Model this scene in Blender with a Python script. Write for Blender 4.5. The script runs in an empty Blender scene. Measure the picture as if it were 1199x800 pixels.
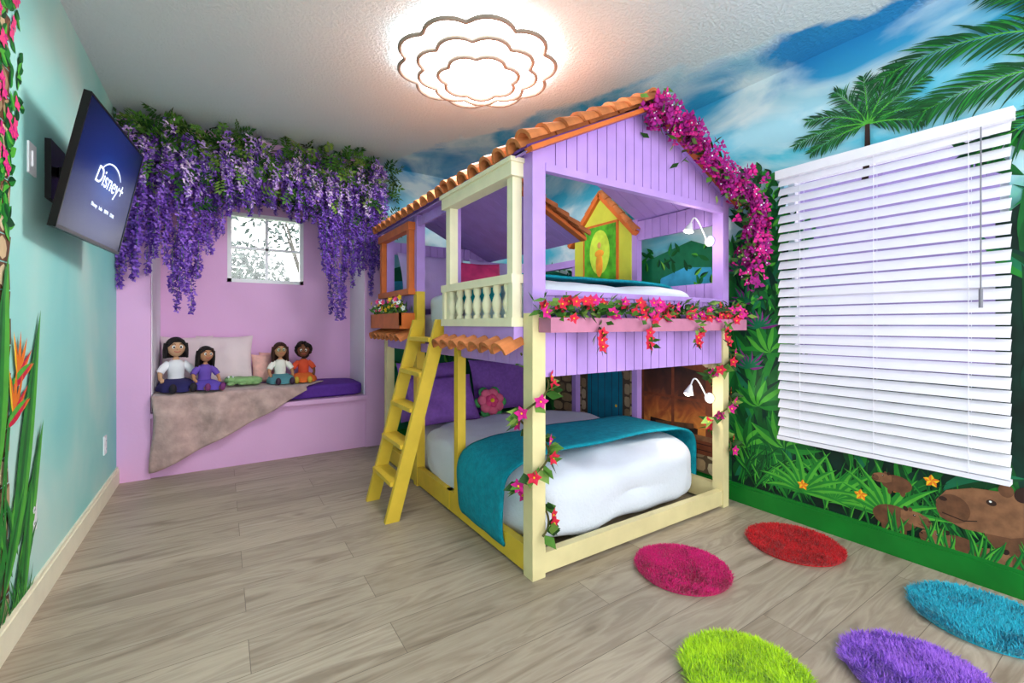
import bpy, math, random
from mathutils import Vector, Matrix, noise
random.seed(7)
R=random.random
def U(a,b): return a+(b-a)*random.random()
def lin(c):
    c=c/255.0
    return c/12.92 if c<=0.04045 else ((c+0.055)/1.055)**2.4
def C(r,g,b): return (lin(r),lin(g),lin(b),1.0)
scn=bpy.context.scene
try:
    scn.view_settings.view_transform='Standard'
    scn.view_settings.look='None'
except Exception as e: print(e)

# ---------------------------------------------------------------- materials
MATS={}
def mat(name,rgb,rough=0.6,var=0.12,scale=12.0,bump=0.0,bscale=60.0,emit=0.0,metal=0.0,sheen=0.0,trans=False,spec=0.3):
    if name in MATS: return MATS[name]
    m=bpy.data.materials.new(name); m.use_nodes=True
    nt=m.node_tree; N=nt.nodes; L=nt.links
    b=N["Principled BSDF"]
    c=C(*rgb)
    if var>0:
        tc=N.new("ShaderNodeTexCoord"); no=N.new("ShaderNodeTexNoise"); no.inputs["Scale"].default_value=scale
        no.inputs["Detail"].default_value=3
        L.new(tc.outputs["Object"],no.inputs["Vector"])
        r=N.new("ShaderNodeValToRGB")
        r.color_ramp.elements[0].position=0.3; r.color_ramp.elements[1].position=0.7
        r.color_ramp.elements[0].color=tuple(max(0,x*(1-var)) for x in c[:3])+(1,)
        r.color_ramp.elements[1].color=tuple(min(1,x*(1+var)) for x in c[:3])+(1,)
        L.new(no.outputs["Fac"],r.inputs["Fac"]); L.new(r.outputs["Color"],b.inputs["Base Color"])
    else: b.inputs["Base Color"].default_value=c
    b.inputs["Roughness"].default_value=rough
    b.inputs["Metallic"].default_value=metal
    b.inputs["Specular IOR Level"].default_value=spec
    if sheen>0: b.inputs["Sheen Weight"].default_value=sheen
    if bump>0:
        tc2=N.new("ShaderNodeTexCoord"); n2=N.new("ShaderNodeTexNoise"); n2.inputs["Scale"].default_value=bscale
        n2.inputs["Detail"].default_value=4
        L.new(tc2.outputs["Object"],n2.inputs["Vector"])
        bp=N.new("ShaderNodeBump"); bp.inputs["Strength"].default_value=bump; bp.inputs["Distance"].default_value=0.01
        L.new(n2.outputs["Fac"],bp.inputs["Height"]); L.new(bp.outputs["Normal"],b.inputs["Normal"])
    if emit>0:
        b.inputs["Emission Color"].default_value=c; b.inputs["Emission Strength"].default_value=emit
    MATS[name]=m
    return m

def ramp(N,els):
    r=N.new("ShaderNodeValToRGB"); cr=r.color_ramp
    while len(cr.elements)<len(els): cr.elements.new(0.5)
    for e,(p,c) in zip(cr.elements,els):
        e.position=p; e.color=c
    return r

# ---------------------------------------------------------------- mesh builder
class MB:
    def __init__(s): s.v=[];s.f=[];s.m=[];s.sm=[];s.mats=[]
    def mi(s,m):
        if m not in s.mats: s.mats.append(m)
        return s.mats.index(m)
    def add(s,vs,fs,m,smooth=False):
        o=len(s.v); k=s.mi(m)
        s.v.extend([tuple(v) for v in vs])
        for f in fs:
            s.f.append(tuple(i+o for i in f)); s.m.append(k); s.sm.append(smooth)
    def box(s,x0,x1,y0,y1,z0,z1,m,M=None):
        vs=[Vector((x,y,z)) for x in(x0,x1) for y in(y0,y1) for z in(z0,z1)]
        if M is not None: vs=[M@v for v in vs]
        s.add(vs,[(0,1,3,2),(4,6,7,5),(0,4,5,1),(2,3,7,6),(0,2,6,4),(1,5,7,3)],m)
    def beam(s,p,q,w,h,m,up=(0,0,1)):
        p=Vector(p);q=Vector(q);d=(q-p).normalized();up=Vector(up)
        a=d.cross(up).normalized(); b=a.cross(d).normalized()
        vs=[]
        for c in(p,q):
            for sa in(-1,1):
                for sb in(-1,1): vs.append(c+a*sa*w/2+b*sb*h/2)
        s.add(vs,[(0,1,3,2),(4,6,7,5),(0,4,5,1),(2,3,7,6),(0,2,6,4),(1,5,7,3)],m)
    def prism(s,poly,off,m):
        n=len(poly); poly=[Vector(p) for p in poly]; off=Vector(off)
        vs=poly+[p+off for p in poly]
        fs=[tuple(range(n)),tuple(range(2*n-1,n-1,-1))]+[(i,i+n,(i+1)%n+n,(i+1)%n) for i in range(n)]
        s.add(vs,fs,m)
    def tube(s,pts,r,m,n=8,closed=False,smooth=True):
        pts=[Vector(p) for p in pts]; k=len(pts)
        if not hasattr(r,'__len__'): r=[r]*k
        vs=[];prev=None
        for i,p in enumerate(pts):
            if closed: t=(pts[(i+1)%k]-pts[i-1])
            else: t=pts[min(i+1,k-1)]-pts[max(i-1,0)]
            t=t.normalized() if t.length>1e-9 else Vector((0,0,1))
            if prev is None:
                a=t.orthogonal().normalized()
            else:
                a=prev-t*prev.dot(t)
                a=a.normalized() if a.length>1e-6 else t.orthogonal().normalized()
            prev=a; b=t.cross(a)
            for j in range(n):
                an=2*math.pi*j/n
                vs.append(p+(a*math.cos(an)+b*math.sin(an))*r[i])
        fs=[]
        for i in range(k if closed else k-1):
            i2=(i+1)%k
            for j in range(n):
                j2=(j+1)%n
                fs.append((i*n+j,i*n+j2,i2*n+j2,i2*n+j))
        s.add(vs,fs,m,smooth)
        if not closed:
            s.add(vs[:n],[tuple(range(n-1,-1,-1))],m); s.add(vs[-n:],[tuple(range(n))],m)
    def ell(s,c,r,m,nu=14,nv=9,M=None,fn=None):
        c=Vector(c); vs=[];fs=[]
        if not hasattr(r,'__len__'): r=(r,r,r)
        for i in range(nv+1):
            th=math.pi*i/nv
            for j in range(nu):
                ph=2*math.pi*j/nu
                d=Vector((math.sin(th)*math.cos(ph),math.sin(th)*math.sin(ph),math.cos(th)))
                p=Vector((d.x*r[0],d.y*r[1],d.z*r[2]))
                if fn: p=fn(d,p)
                if M is not None: p=M@p
                vs.append(c+p)
        for i in range(nv):
            for j in range(nu):
                j2=(j+1)%nu
                fs.append((i*nu+j,(i+1)*nu+j,(i+1)*nu+j2,i*nu+j2))
        s.add(vs,fs,m,True)
    def leaf(s,b,d,w,L,W,m,fold=0.15):
        b=Vector(b); d=d.normalized(); w=(w-d*w.dot(d)).normalized(); nrm=d.cross(w)
        vs=[b,b+d*L*.42+w*W*.5-nrm*L*fold*.3,b+d*L*.42-w*W*.5-nrm*L*fold*.3,b+d*L*.45+nrm*L*fold*.2,b+d*L-nrm*L*fold*.6]
        s.add(vs,[(0,1,3),(0,3,2),(1,4,3),(3,4,2)],m,True)
    def halfcyl(s,p,q,r0,r1,up,m,n=8):
        p=Vector(p);q=Vector(q);d=(q-p).normalized();up=Vector(up);a=d.cross(up).normalized();b=a.cross(d).normalized()
        vs=[]
        for c,r in((p,r0),(q,r1)):
            for k in(0,1):
                rr=r if k==0 else r*0.72
                for j in range(n+1):
                    t=math.pi*j/n
                    vs.append(c+a*math.cos(t)*rr+b*math.sin(t)*rr)
        N=n+1; fs=[]
        for j in range(n):
            fs.append((j,j+1,2*N+j+1,2*N+j)); fs.append((N+j,3*N+j,3*N+j+1,N+j+1))
            fs.append((j,N+j,N+j+1,j+1)); fs.append((2*N+j,2*N+j+1,3*N+j+1,3*N+j))
        fs.append((0,2*N,3*N,N)); fs.append((n,N+n,3*N+n,2*N+n))
        s.add(vs,fs,m,False)
    def superbox(s,c,h,e,m,n=14,amp=0.0,ns=4.0,M=None):
        c=Vector(c);vs=[];fs=[];
        for ax in range(3):
            for sg in(-1,1):
                o=len(vs)
                for i in range(n+1):
                    for j in range(n+1):
                        a=(i/n*2-1);b=(j/n*2-1)
                        p=[0,0,0];p[ax]=sg;p[(ax+1)%3]=a;p[(ax+2)%3]=b
                        k=(abs(p[0])**e+abs(p[1])**e+abs(p[2])**e)**(-1/e)
                        q=Vector((p[0]*k*h[0],p[1]*k*h[1],p[2]*k*h[2]))
                        if amp>0:
                            w_=q+c
                            nz=noise.noise(w_*ns)+.4*noise.noise(w_*ns*2.3+Vector((5,1,2)))+.45*(.6-abs(noise.noise(Vector((w_.x*ns*1.3,w_.y*ns*.8,w_.z*ns))+Vector((9,3,1))))*2.6)
                            dn=Vector((p[0]/h[0],p[1]/h[1],p[2]/h[2])).normalized()
                            q=q+dn*nz*amp
                        if M is not None:q=M@q
                        vs.append(c+q)
                for i in range(n):
                    for j in range(n):
                        q=(o+i*(n+1)+j,o+(i+1)*(n+1)+j,o+(i+1)*(n+1)+j+1,o+i*(n+1)+j+1)
                        fs.append(q if sg>0 else q[::-1])
        s.add(vs,fs,m,True)
    def pillow(s,c,w,h,t,m,M,n=16,amp=0.01):
        c=Vector(c)
        for sg in(-1,1):
            vs=[];fs=[]
            for i in range(n+1):
                for j in range(n+1):
                    a=i/n*2-1;b=j/n*2-1
                    pin=1-0.07*(1-abs(b)**2)*abs(a)**4; pin2=1-0.07*(1-abs(a)**2)*abs(b)**4
                    th=max(0,(1-a*a)*(1-b*b))**0.42
                    p=Vector((a*w/2*pin,b*h/2*pin2,sg*t/2*th))
                    p.z+=amp*th*noise.noise(Vector((p.x*9,p.y*9,sg*3+c.x*7)))*1.5
                    vs.append(c+M@p)
            for i in range(n):
                for j in range(n):
                    q=(i*(n+1)+j,(i+1)*(n+1)+j,(i+1)*(n+1)+j+1,i*(n+1)+j+1)
                    fs.append(q if sg>0 else q[::-1])
            s.add(vs,fs,m,True)
    def build(s,name,parent=None,clamp=None):
        if clamp:
            (a0,a1),(b0,b1),(c0,c1)=clamp
            s.v=[(min(max(v[0],a0),a1),min(max(v[1],b0),b1),min(max(v[2],c0),c1)) for v in s.v]
        me=bpy.data.meshes.new(name); me.from_pydata(s.v,[],s.f)
        for m in s.mats: me.materials.append(m)
        me.polygons.foreach_set("material_index",s.m)
        me.polygons.foreach_set("use_smooth",s.sm)
        me.update()
        ob=bpy.data.objects.new(name,me); scn.collection.objects.link(ob)
        if parent: ob.parent=parent
        return ob
def empty(name,loc=(0,0,0)):
    e=bpy.data.objects.new(name,None); scn.collection.objects.link(e); e.empty_display_size=.1
    return e
def rot(ax,deg): return Matrix.Rotation(math.radians(deg),3,ax)

# ---------------------------------------------------------------- constants
XL,XR=-0.62,2.74; YB=4.15; ZC=2.60; YF=-0.75; YN=4.70
PI=math.pi
# ---------------------------------------------------------------- surface shaders
def base_nodes(name,rough=.6):
    m=bpy.data.materials.new(name); m.use_nodes=True
    nt=m.node_tree; b=nt.nodes["Principled BSDF"]; b.inputs["Roughness"].default_value=rough
    b.inputs["Specular IOR Level"].default_value=.3
    g=nt.nodes.new("ShaderNodeNewGeometry")
    return m,nt,nt.nodes,nt.links,b,g
def mixc(N,L,fac,a,b):
    x=N.new("ShaderNodeMix"); x.data_type='RGBA'
    for s,v in((x.inputs[0],fac),(x.inputs[6],a),(x.inputs[7],b)):
        if isinstance(v,(tuple,float,int)): s.default_value=v
        else: L.new(v,s)
    return x.outputs[2]
def math_(N,L,op,a,b=None,clamp=False):
    x=N.new("ShaderNodeMath"); x.operation=op; x.use_clamp=clamp
    for s,v in zip(x.inputs,(a,b)):
        if v is None: continue
        if isinstance(v,(float,int)): s.default_value=v
        else: L.new(v,s)
    return x.outputs[0]
def noise_(N,L,vec,scale,detail=4,dist=0.0,mapscale=None,loc=None):
    if mapscale or loc:
        mp=N.new("ShaderNodeMapping"); L.new(vec,mp.inputs["Vector"])
        if mapscale: mp.inputs["Scale"].default_value=mapscale
        if loc: mp.inputs["Location"].default_value=loc
        vec=mp.outputs[0]
    n=N.new("ShaderNodeTexNoise"); n.inputs["Scale"].default_value=scale; n.inputs["Detail"].default_value=detail
    n.inputs["Distortion"].default_value=dist
    L.new(vec,n.inputs["Vector"]); return n.outputs["Fac"]
def bump_(N,L,b,h,st,dist=.01):
    bp=N.new("ShaderNodeBump"); bp.inputs["Strength"].default_value=st; bp.inputs["Distance"].default_value=dist
    L.new(h,bp.inputs["Height"]); L.new(bp.outputs[0],b.inputs["Normal"])

# floor
m,nt,N,L,b,g=base_nodes("vinyl_plank_floor",.42); FLOOR=m
mp=N.new("ShaderNodeMapping"); L.new(g.outputs["Position"],mp.inputs["Vector"]); mp.inputs["Location"].default_value=(3.13,2.05,0)
br=N.new("ShaderNodeTexBrick"); L.new(mp.outputs[0],br.inputs["Vector"])
br.offset=.37; br.inputs["Scale"].default_value=1; br.inputs["Brick Width"].default_value=1.22; br.inputs["Row Height"].default_value=.185
br.inputs["Mortar Size"].default_value=.0013; br.inputs["Mortar Smooth"].default_value=.3
br.inputs["Color1"].default_value=(0,0,0,1); br.inputs["Color2"].default_value=(1,1,1,1); br.inputs["Mortar"].default_value=(.5,.5,.5,1)
sep=N.new("ShaderNodeSeparateColor"); L.new(br.outputs["Color"],sep.inputs[0])
cx=N.new("ShaderNodeCombineXYZ"); L.new(math_(N,L,'MULTIPLY',sep.outputs[0],7.0),cx.inputs[0]); L.new(math_(N,L,'MULTIPLY',sep.outputs[0],3.0),cx.inputs[1])
va=N.new("ShaderNodeVectorMath"); L.new(g.outputs["Position"],va.inputs[0]); L.new(cx.outputs[0],va.inputs[1])
n1=noise_(N,L,va.outputs[0],1.0,7,1.6,(1.4,11,1)); n2=noise_(N,L,va.outputs[0],1.0,5,.5,(5,110,1))
r1=ramp(N,[(.30,C(142,126,108)),(.42,C(178,162,142)),(.52,C(194,179,158)),(.60,C(170,154,135)),(.70,C(200,186,166)),(.85,C(168,152,133))]); L.new(n1,r1.inputs[0])
c2=mixc(N,L,math_(N,L,'MULTIPLY',n2,.48),r1.outputs[0],C(146,131,114))
tint=ramp(N,[(0,C(230,228,226)),(1,(1,1,1,1))]); L.new(sep.outputs[0],tint.inputs[0])
mu=N.new("ShaderNodeMix"); mu.data_type='RGBA'; mu.blend_type='MULTIPLY'; mu.inputs[0].default_value=1
L.new(c2,mu.inputs[6]); L.new(tint.outputs[0],mu.inputs[7])
fin=mixc(N,L,br.outputs["Fac"],mu.outputs[2],C(112,99,86)); L.new(fin,b.inputs["Base Color"])
bump_(N,L,b,n2,.08,.003)

def sky_color(N,L,g,stretch=(1,1,1)):
    pos=g.outputs["Position"]
    sp=N.new("ShaderNodeSeparateXYZ"); L.new(pos,sp.inputs[0])
    gr=ramp(N,[(.30,C(140,220,220)),(.52,C(80,195,215)),(.70,C(60,172,212)),(.88,C(30,125,195))])
    w=noise_(N,L,pos,.9,2)
    zz=math_(N,L,'ADD',math_(N,L,'MULTIPLY',sp.outputs[2],.30),math_(N,L,'MULTIPLY',math_(N,L,'SUBTRACT',w,.5),.5))
    L.new(zz,gr.inputs[0])
    cl=noise_(N,L,pos,1.5,6,.7,(1,.8,1.9),(3.3,1.7,.4))
    cr=ramp(N,[(.41,(0,0,0,1)),(.58,(1,1,1,1))]); L.new(cl,cr.inputs[0])
    cs=noise_(N,L,pos,3.1,4,.5,(1,.8,1.9),(1.3,.7,.4))
    cc=ramp(N,[(.35,C(160,208,224)),(.6,C(224,238,242))]); L.new(cs,cc.inputs[0])
    return mixc(N,L,cr.outputs[0],gr.outputs[0],cc.outputs[0]),sp

# mural wall
m,nt,N,L,b,g=base_nodes("jungle_mural_paint",.55); MURAL=m
sky,sp=sky_color(N,L,g)
nz=noise_(N,L,g.outputs["Position"],2.2,3)
hz=math_(N,L,'ADD',sp.outputs[2],math_(N,L,'MULTIPLY',math_(N,L,'SUBTRACT',nz,.5),.9))
jn=noise_(N,L,g.outputs["Position"],9,4,1.0)
jr=ramp(N,[(.3,C(8,50,36)),(.48,C(20,95,50)),(.6,C(60,150,60)),(.72,C(25,110,110))]); L.new(jn,jr.inputs[0])
edge=ramp(N,[(.58,(0,0,0,1)),(.66,(1,1,1,1))]); L.new(math_(N,L,'MULTIPLY',hz,.4),edge.inputs[0])
L.new(mixc(N,L,edge.outputs[0],jr.outputs[0],sky),b.inputs["Base Color"])
# ceiling
m,nt,N,L,b,g=base_nodes("textured_ceiling_paint",.8); CEIL=m
sky,sp=sky_color(N,L,g)
nz=noise_(N,L,g.outputs["Position"],3.0,4,.8)
e=math_(N,L,'ADD',math_(N,L,'ADD',sp.outputs[0],math_(N,L,'MULTIPLY',sp.outputs[1],.40)),math_(N,L,'MULTIPLY',math_(N,L,'SUBTRACT',nz,.5),.35))
er=ramp(N,[(.0,(0,0,0,1)),(.05,(1,1,1,1))]); L.new(math_(N,L,'SUBTRACT',e,2.86),er.inputs[0])
L.new(mixc(N,L,er.outputs[0],C(212,222,225),sky),b.inputs["Base Color"])
kn=noise_(N,L,g.outputs["Position"],60,5,.4); kr=ramp(N,[(.42,(0,0,0,1)),(.6,(1,1,1,1))]); L.new(kn,kr.inputs[0])
bump_(N,L,b,kr.outputs[0],.5,.005)
# left wall
m,nt,N,L,b,g=base_nodes("mint_cloud_wall_paint",.6); MINT=m
cl=noise_(N,L,g.outputs["Position"],1.1,3,.4); 
cr=ramp(N,[(.3,C(128,208,206)),(.5,C(158,219,211)),(.7,C(196,228,218))]); L.new(cl,cr.inputs[0]); L.new(cr.outputs[0],b.inputs["Base Color"])
bump_(N,L,b,noise_(N,L,g.outputs["Position"],60,4),.2,.003)
# pink
def wallpaint(name,rgb):
    m,nt,N,L,b,g=base_nodes(name,.6)
    n=noise_(N,L,g.outputs["Position"],1.4,2); c=C(*rgb)
    r=ramp(N,[(.3,tuple(x*.93 for x in c[:3])+(1,)),(.7,tuple(min(1,x*1.05) for x in c[:3])+(1,))]); L.new(n,r.inputs[0]); L.new(r.outputs[0],b.inputs["Base Color"])
    bump_(N,L,b,noise_(N,L,g.outputs["Position"],60,4),.2,.003)
    return m
PINK=wallpaint("lilac_pink_wall_paint",(230,178,224))
WHITEW=wallpaint("off_white_wall_paint",(236,232,240))

# ---------------------------------------------------------------- room
def one(name,args,m):
    b=MB()
    for a in args: b.box(*a,m)
    return b.build(name)
one("floor",[(XL-.1,XR+.15,YF,YN+.1,-.1,0)],FLOOR)
one("ceiling",[(XL-.1,XR+.15,YF,YN+.1,ZC,ZC+.1)],CEIL)
one("wall_left",[(XL-.1,XL,YF,YN+.1,0,ZC)],MINT)
WY0,WY1,WZ0,WZ1=.42,1.305,.48,1.98
one("wall_right",[(XR,XR+.12,YF,WY0,0,ZC),(XR,XR+.12,WY1,YN+.1,0,ZC),(XR,XR+.12,WY0,WY1,0,WZ0),(XR,XR+.12,WY0,WY1,WZ1,ZC)],MURAL)
one("wall_back",[(1.27,XR,YB,YB+.08,0,ZC)],MURAL)
# nook
NX0,NX1=-.434,1.10; NZ=2.38
nb=MB()
nb.box(XL,NX0,YB-.02,YN,0,ZC,PINK); nb.box(NX1,1.27,YB-.02,YN,0,ZC,PINK); nb.box(NX0,NX1,YB-.02,YN,NZ,ZC,PINK)
QX0,QX1,QZ0,QZ1=.04,.66,1.50,2.13
for a in [(XL,QX0,YN,YN+.1,0,ZC),(QX1,1.27,YN,YN+.1,0,ZC),(QX0,QX1,YN,YN+.1,0,QZ0),(QX0,QX1,YN,YN+.1,QZ1,ZC)]: nb.box(*a,PINK)
nb.box(NX0,NX0+.006,YB+.02,YN,.45,NZ,WHITEW); nb.box(NX1-.006,NX1,YB+.02,YN,.45,NZ,WHITEW)
nb.build("wall_nook")
bench=MB()
bench.box(NX0,NX1,YB+.0,YN,0,.44,PINK); bench.box(NX0,NX1,YB-.045,YN,.44,.475,PINK)
bench.build("window_seat_bench")
VIO=mat("violet_upholstery",(92,48,150),.8,.1,30,.3,200)
cu=MB(); cu.superbox(((NX0+NX1)/2,(YB+YN)/2,.535),((NX1-NX0)/2-.008,(YN-YB)/2-.012,.058),9,VIO,12,.002,6); cu.build("bench_cushion")
# baseboards
CREAM=mat("cream_trim_paint",(240,232,205),.5,.04)
GREENB=mat("green_baseboard_paint",(18,120,38),.5,.15,6)
def bboard(name,x0,x1,y0,y1,m,axis,side):
    b=MB(); b.box(x0,x1,y0,y1,0,.10,m)
    if axis=='y': b.box(x0+(0 if side<0 else .006),x1-(.006 if side<0 else 0),y0,y1,.10,.118,m)
    else: b.box(x0,x1,y0+.006,y1,.10,.118,m)
    b.build(name)
bboard("baseboard_left",XL,XL+.016,YF,YB-.02,CREAM,'y',-1)
bboard("baseboard_right",XR-.018,XR,YF,YB,GREENB,'y',1)
bboard("baseboard_back",1.27,XR-.018,YB-.016,YB,GREENB,'x',1)

# nook window
WHITE=mat("white_vinyl",(240,240,244),.4,.02)
GL=bpy.data.materials.new("window_glass"); GL.use_nodes=True
nt=GL.node_tree; 
for n in list(nt.nodes): nt.nodes.remove(n)
o=nt.nodes.new("ShaderNodeOutputMaterial"); t=nt.nodes.new("ShaderNodeBsdfTransparent"); gl=nt.nodes.new("ShaderNodeBsdfGlossy"); gl.inputs["Roughness"].default_value=.03
mx=nt.nodes.new("ShaderNodeMixShader"); mx.inputs[0].default_value=.05
nt.links.new(t.outputs[0],mx.inputs[1]); nt.links.new(gl.outputs[0],mx.inputs[2]); nt.links.new(mx.outputs[0],o.inputs[0])
w=MB()
for a in [(QX0,QX0+.032,QZ0,QZ1),(QX1-.032,QX1,QZ0,QZ1),(QX0,QX1,QZ0,QZ0+.032),(QX0,QX1,QZ1-.032,QZ1)]:
    w.box(a[0],a[1],YN-.004,YN+.06,a[2],a[3],WHITE)
w.box((QX0+QX1)/2-.011,(QX0+QX1)/2+.011,YN+.015,YN+.045,QZ0,QZ1,WHITE)
w.box(QX0,QX1,YN+.015,YN+.045,(QZ0+QZ1)/2-.011,(QZ0+QZ1)/2+.011,WHITE)
w.box(QX0+.02,QX1-.02,YN+.034,YN+.037,QZ0+.02,QZ1-.02,GL)
w.build("window_1")
# trees outside
tl=[mat("tree_leaf_%d"%i,c,.8,.1) for i,c in enumerate([(112,126,122),(136,148,144),(90,104,100)])]
tr=MB()
BK=mat("tree_bark",(125,120,116),.9)
for (cx_,cy_,h,rx) in((-.9,11.0,3.4,1.2),(1.6,11.5,3.9,1.4),(3.2,12.2,3.4,1.2),(.4,12.5,2.1,1.1),(-2.4,11.8,3.2,1.2)):
    tr.tube([(cx_,cy_,-.1),(cx_+.08,cy_,h*.5),(cx_-.08,cy_,h)],[.11,.08,.05],BK)
    for k in range(5):
        a=2*PI*k/5; tr.tube([(cx_,cy_,h*.55),(cx_+.5*math.cos(a),cy_+.4*math.sin(a),h*.9)],[.04,.015],BK,5)
    for i in range(900):
        d=Vector((random.gauss(0,1),random.gauss(0,1),random.gauss(0,1))).normalized()*(R()**.4)
        p=Vector((cx_+d.x*rx,cy_+d.y*.8,h+.1+d.z*.9*rx))
        dd=Vector((U(-1,1),U(-1,1),U(-1,.5)));
        tr.leaf(p,dd,dd.orthogonal(),U(.12,.24),U(.07,.12),random.choice(tl))
tr.build("garden_trees")
gr=MB(); gr.box(-6,9,YN+.3,16,-.12,-.02,mat("garden_grass",(90,130,70),.9,.3)); gr.build("ground_outside")

# right window + blinds
w=MB()
fx0,fx1=XR+.05,XR+.10
for a in [(WY0,WY0+.035,WZ0,WZ1),(WY1-.035,WY1,WZ0,WZ1),(WY0,WY1,WZ0,WZ0+.035),(WY0,WY1,WZ1-.035,WZ1),(WY0,WY1,1.265,1.315)]:
    w.box(fx0,fx1,a[0],a[1],a[2],a[3],WHITE)
w.box(fx0+.02,fx0+.024,WY0+.03,WY1-.03,WZ0+.03,WZ1-.03,GL)
w.build("window_2")
SLAT=mat("blind_slat",(240,238,248),.45,.02)
bl=MB()
BY0,BY1=.41,1.315
bl.box(XR-.062,XR-.002,BY0-.01,BY1+.01,1.955,2.005,SLAT)
ns=27; z0,z1=.505,1.935
for i in range(ns+1):
    z=z0+(z1-z0)*i/ns
    M=rot('Y',-60)
    vs=[]
    for y in(BY0,BY1):
        for k,xx in enumerate((-.026,-.009,.009,.026)):
            for tz in(0,.0025):
                p=Vector((xx,0,tz+.003*(1-(xx/.026)**2))); p=M@p
                vs.append((XR-.032+p.x,y,z+p.z))
    fs=[]
    for k in range(3):
        fs.append((2*k,2*k+2,8+2*k+2,8+2*k)); fs.append((2*k+1,8+2*k+1,8+2*k+3,2*k+3))
        fs.append((2*k,2*k+1,2*k+3,2*k+2)); fs.append((8+2*k,8+2*k+2,8+2*k+3,8+2*k+1))
    fs.append((0,8,9,1)); fs.append((6,7,15,14))
    bl.add(vs,fs,SLAT,False)
bl.box(XR-.058,XR-.006,BY0,BY1,.460,.480,SLAT)
for yy in(BY0+.12,(BY0+BY1)/2,BY1-.12):
    for xx in(XR-.056,XR-.010): bl.tube([(xx,yy,.48),(xx,yy,1.96)],.0012,SLAT,5)
GREY=mat("grey_plastic",(120,120,130),.5)
bl.tube([(XR-.07,.49,1.95),(XR-.072,.49,1.25)],.0025,GREY,6); bl.tube([(XR-.072,.49,1.27),(XR-.072,.49,1.19)],.007,GREY,8)
bl.build("venetian_blinds")
ew=MB(); ew.box(3.7,3.8,-2,6,-.1,2.9,mat("neighbour_stucco",(150,125,180),.8)); ew.build("exterior_wall")

# ---------------------------------------------------------------- mural painting helper
GRN=[mat("mural_green_%d"%i,c,.55,.12,20) for i,c in enumerate([(8,66,30),(16,96,38),(34,130,44),(80,172,54),(6,48,36),(24,110,74),(120,190,64),(12,82,32)])]
class Mural:
    def __init__(s,plane): s.mb=MB(); s.pl=plane; s.k=0
    def P(s,a,b):
        e=.0015+s.k*.000006
        if s.pl=='R': return (XR-e,a,b)
        if s.pl=='L': return (XL+e,a,b)
        return (a,YB-e,b)
    def poly(s,pts,m):
        s.k+=1; s.mb.add([s.P(*p) for p in pts],[tuple(range(len(pts)))],m)
    def ellipse(s,c,rx,ry,m,ang=0,n=22):
        ca,sa=math.cos(ang),math.sin(ang)
        s.poly([(c[0]+rx*math.cos(t)*ca-ry*math.sin(t)*sa,c[1]+rx*math.cos(t)*sa+ry*math.sin(t)*ca) for t in[2*math.pi*i/n for i in range(n)]],m)
    def leaf(s,b,ang,L,W,m1,m2,bend=0.0,n=7):
        c=[];p=Vector(b)
        for i in range(n+1):
            c.append((p.copy(),ang+bend*i/n)); p=p+Vector((math.cos(ang+bend*i/n),math.sin(ang+bend*i/n)))*L/n
        for sg,m in((1,m1),(-1,m2)):
            s.k+=1
            vs=[];fs=[]
            for i,(q,a) in enumerate(c):
                t=i/n; ww=W/2*math.sin(math.pi*min(1,t**.75))
                vs.append(s.P(q.x,q.y)); vs.append(s.P(q.x-math.sin(a)*sg*ww,q.y+math.cos(a)*sg*ww))
            for i in range(n): fs.append((2*i,2*i+1,2*i+3,2*i+2))
            s.mb.add(vs,fs,m)
    def line(s,pts,w0,w1,m):
        s.k+=1; vs=[];fs=[];n=len(pts)
        for i,p in enumerate(pts):
            q=Vector(pts[min(i+1,n-1)])-Vector(pts[max(0,i-1)]); q.normalize(); ww=(w0+(w1-w0)*i/(n-1))/2
            vs.append(s.P(p[0]-q.y*ww,p[1]+q.x*ww)); vs.append(s.P(p[0]+q.y*ww,p[1]-q.x*ww))
        for i in range(n-1): fs.append((2*i,2*i+1,2*i+3,2*i+2))
        s.mb.add(vs,fs,m)
    def frond(s,b,ang,L,bend,m,ll=.16,lw=.010,n=34):
        p=Vector(b);pts=[]
        for i in range(n+1):
            a=ang+bend*(i/n); pts.append((p.x,p.y))
            t=i/n; l=ll*(math.sin(math.pi*min(1,.10+t*.82))**.6)
            for sg in(1,-1):
                if i>1:
                    la=a+sg*U(.45,.75)
                    s.leaf((p.x,p.y),la,l*U(.75,1.15),lw,m if R()<.6 else GRN[7],random.choice([GRN[0],GRN[1],GRN[2]]),(-.5 if math.cos(la)>0 else .5),5)
            p=p+Vector((math.cos(a),math.sin(a)))*L/n
        s.line(pts,.008,.002,GRN[3])
MG=mat("bougainvillea_magenta",(205,25,130),.6,.2,30); MG2=mat("bougainvillea_dark_magenta",(150,15,120),.6,.2,30); RED=mat("flower_red",(205,25,60),.6,.2,30)
PKF=mat("flower_pink",(235,70,130),.6,.15)
YEL=mat("flower_yellow",(250,200,40),.6,.1); ORG=mat("paint_orange",(235,120,30),.6,.1); WHT=mat("paint_white",(240,245,245),.6,.05)
BRN=mat("paint_brown",(104,68,46),.6,.3,25); BRN2=mat("paint_light_brown",(134,92,64),.6,.25,25); BRD=mat("paint_dark_brown",(48,28,22),.6,.2)
SANDS=[mat("paint_stone_%d"%i,c,.6,.15,20) for i,c in enumerate([(200,174,134),(178,148,110),(214,192,154),(156,130,98)])]
TEALP=mat("paint_teal",(20,130,160),.6,.15); BLUP=mat("paint_river_blue",(60,160,200),.6,.2)
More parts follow.
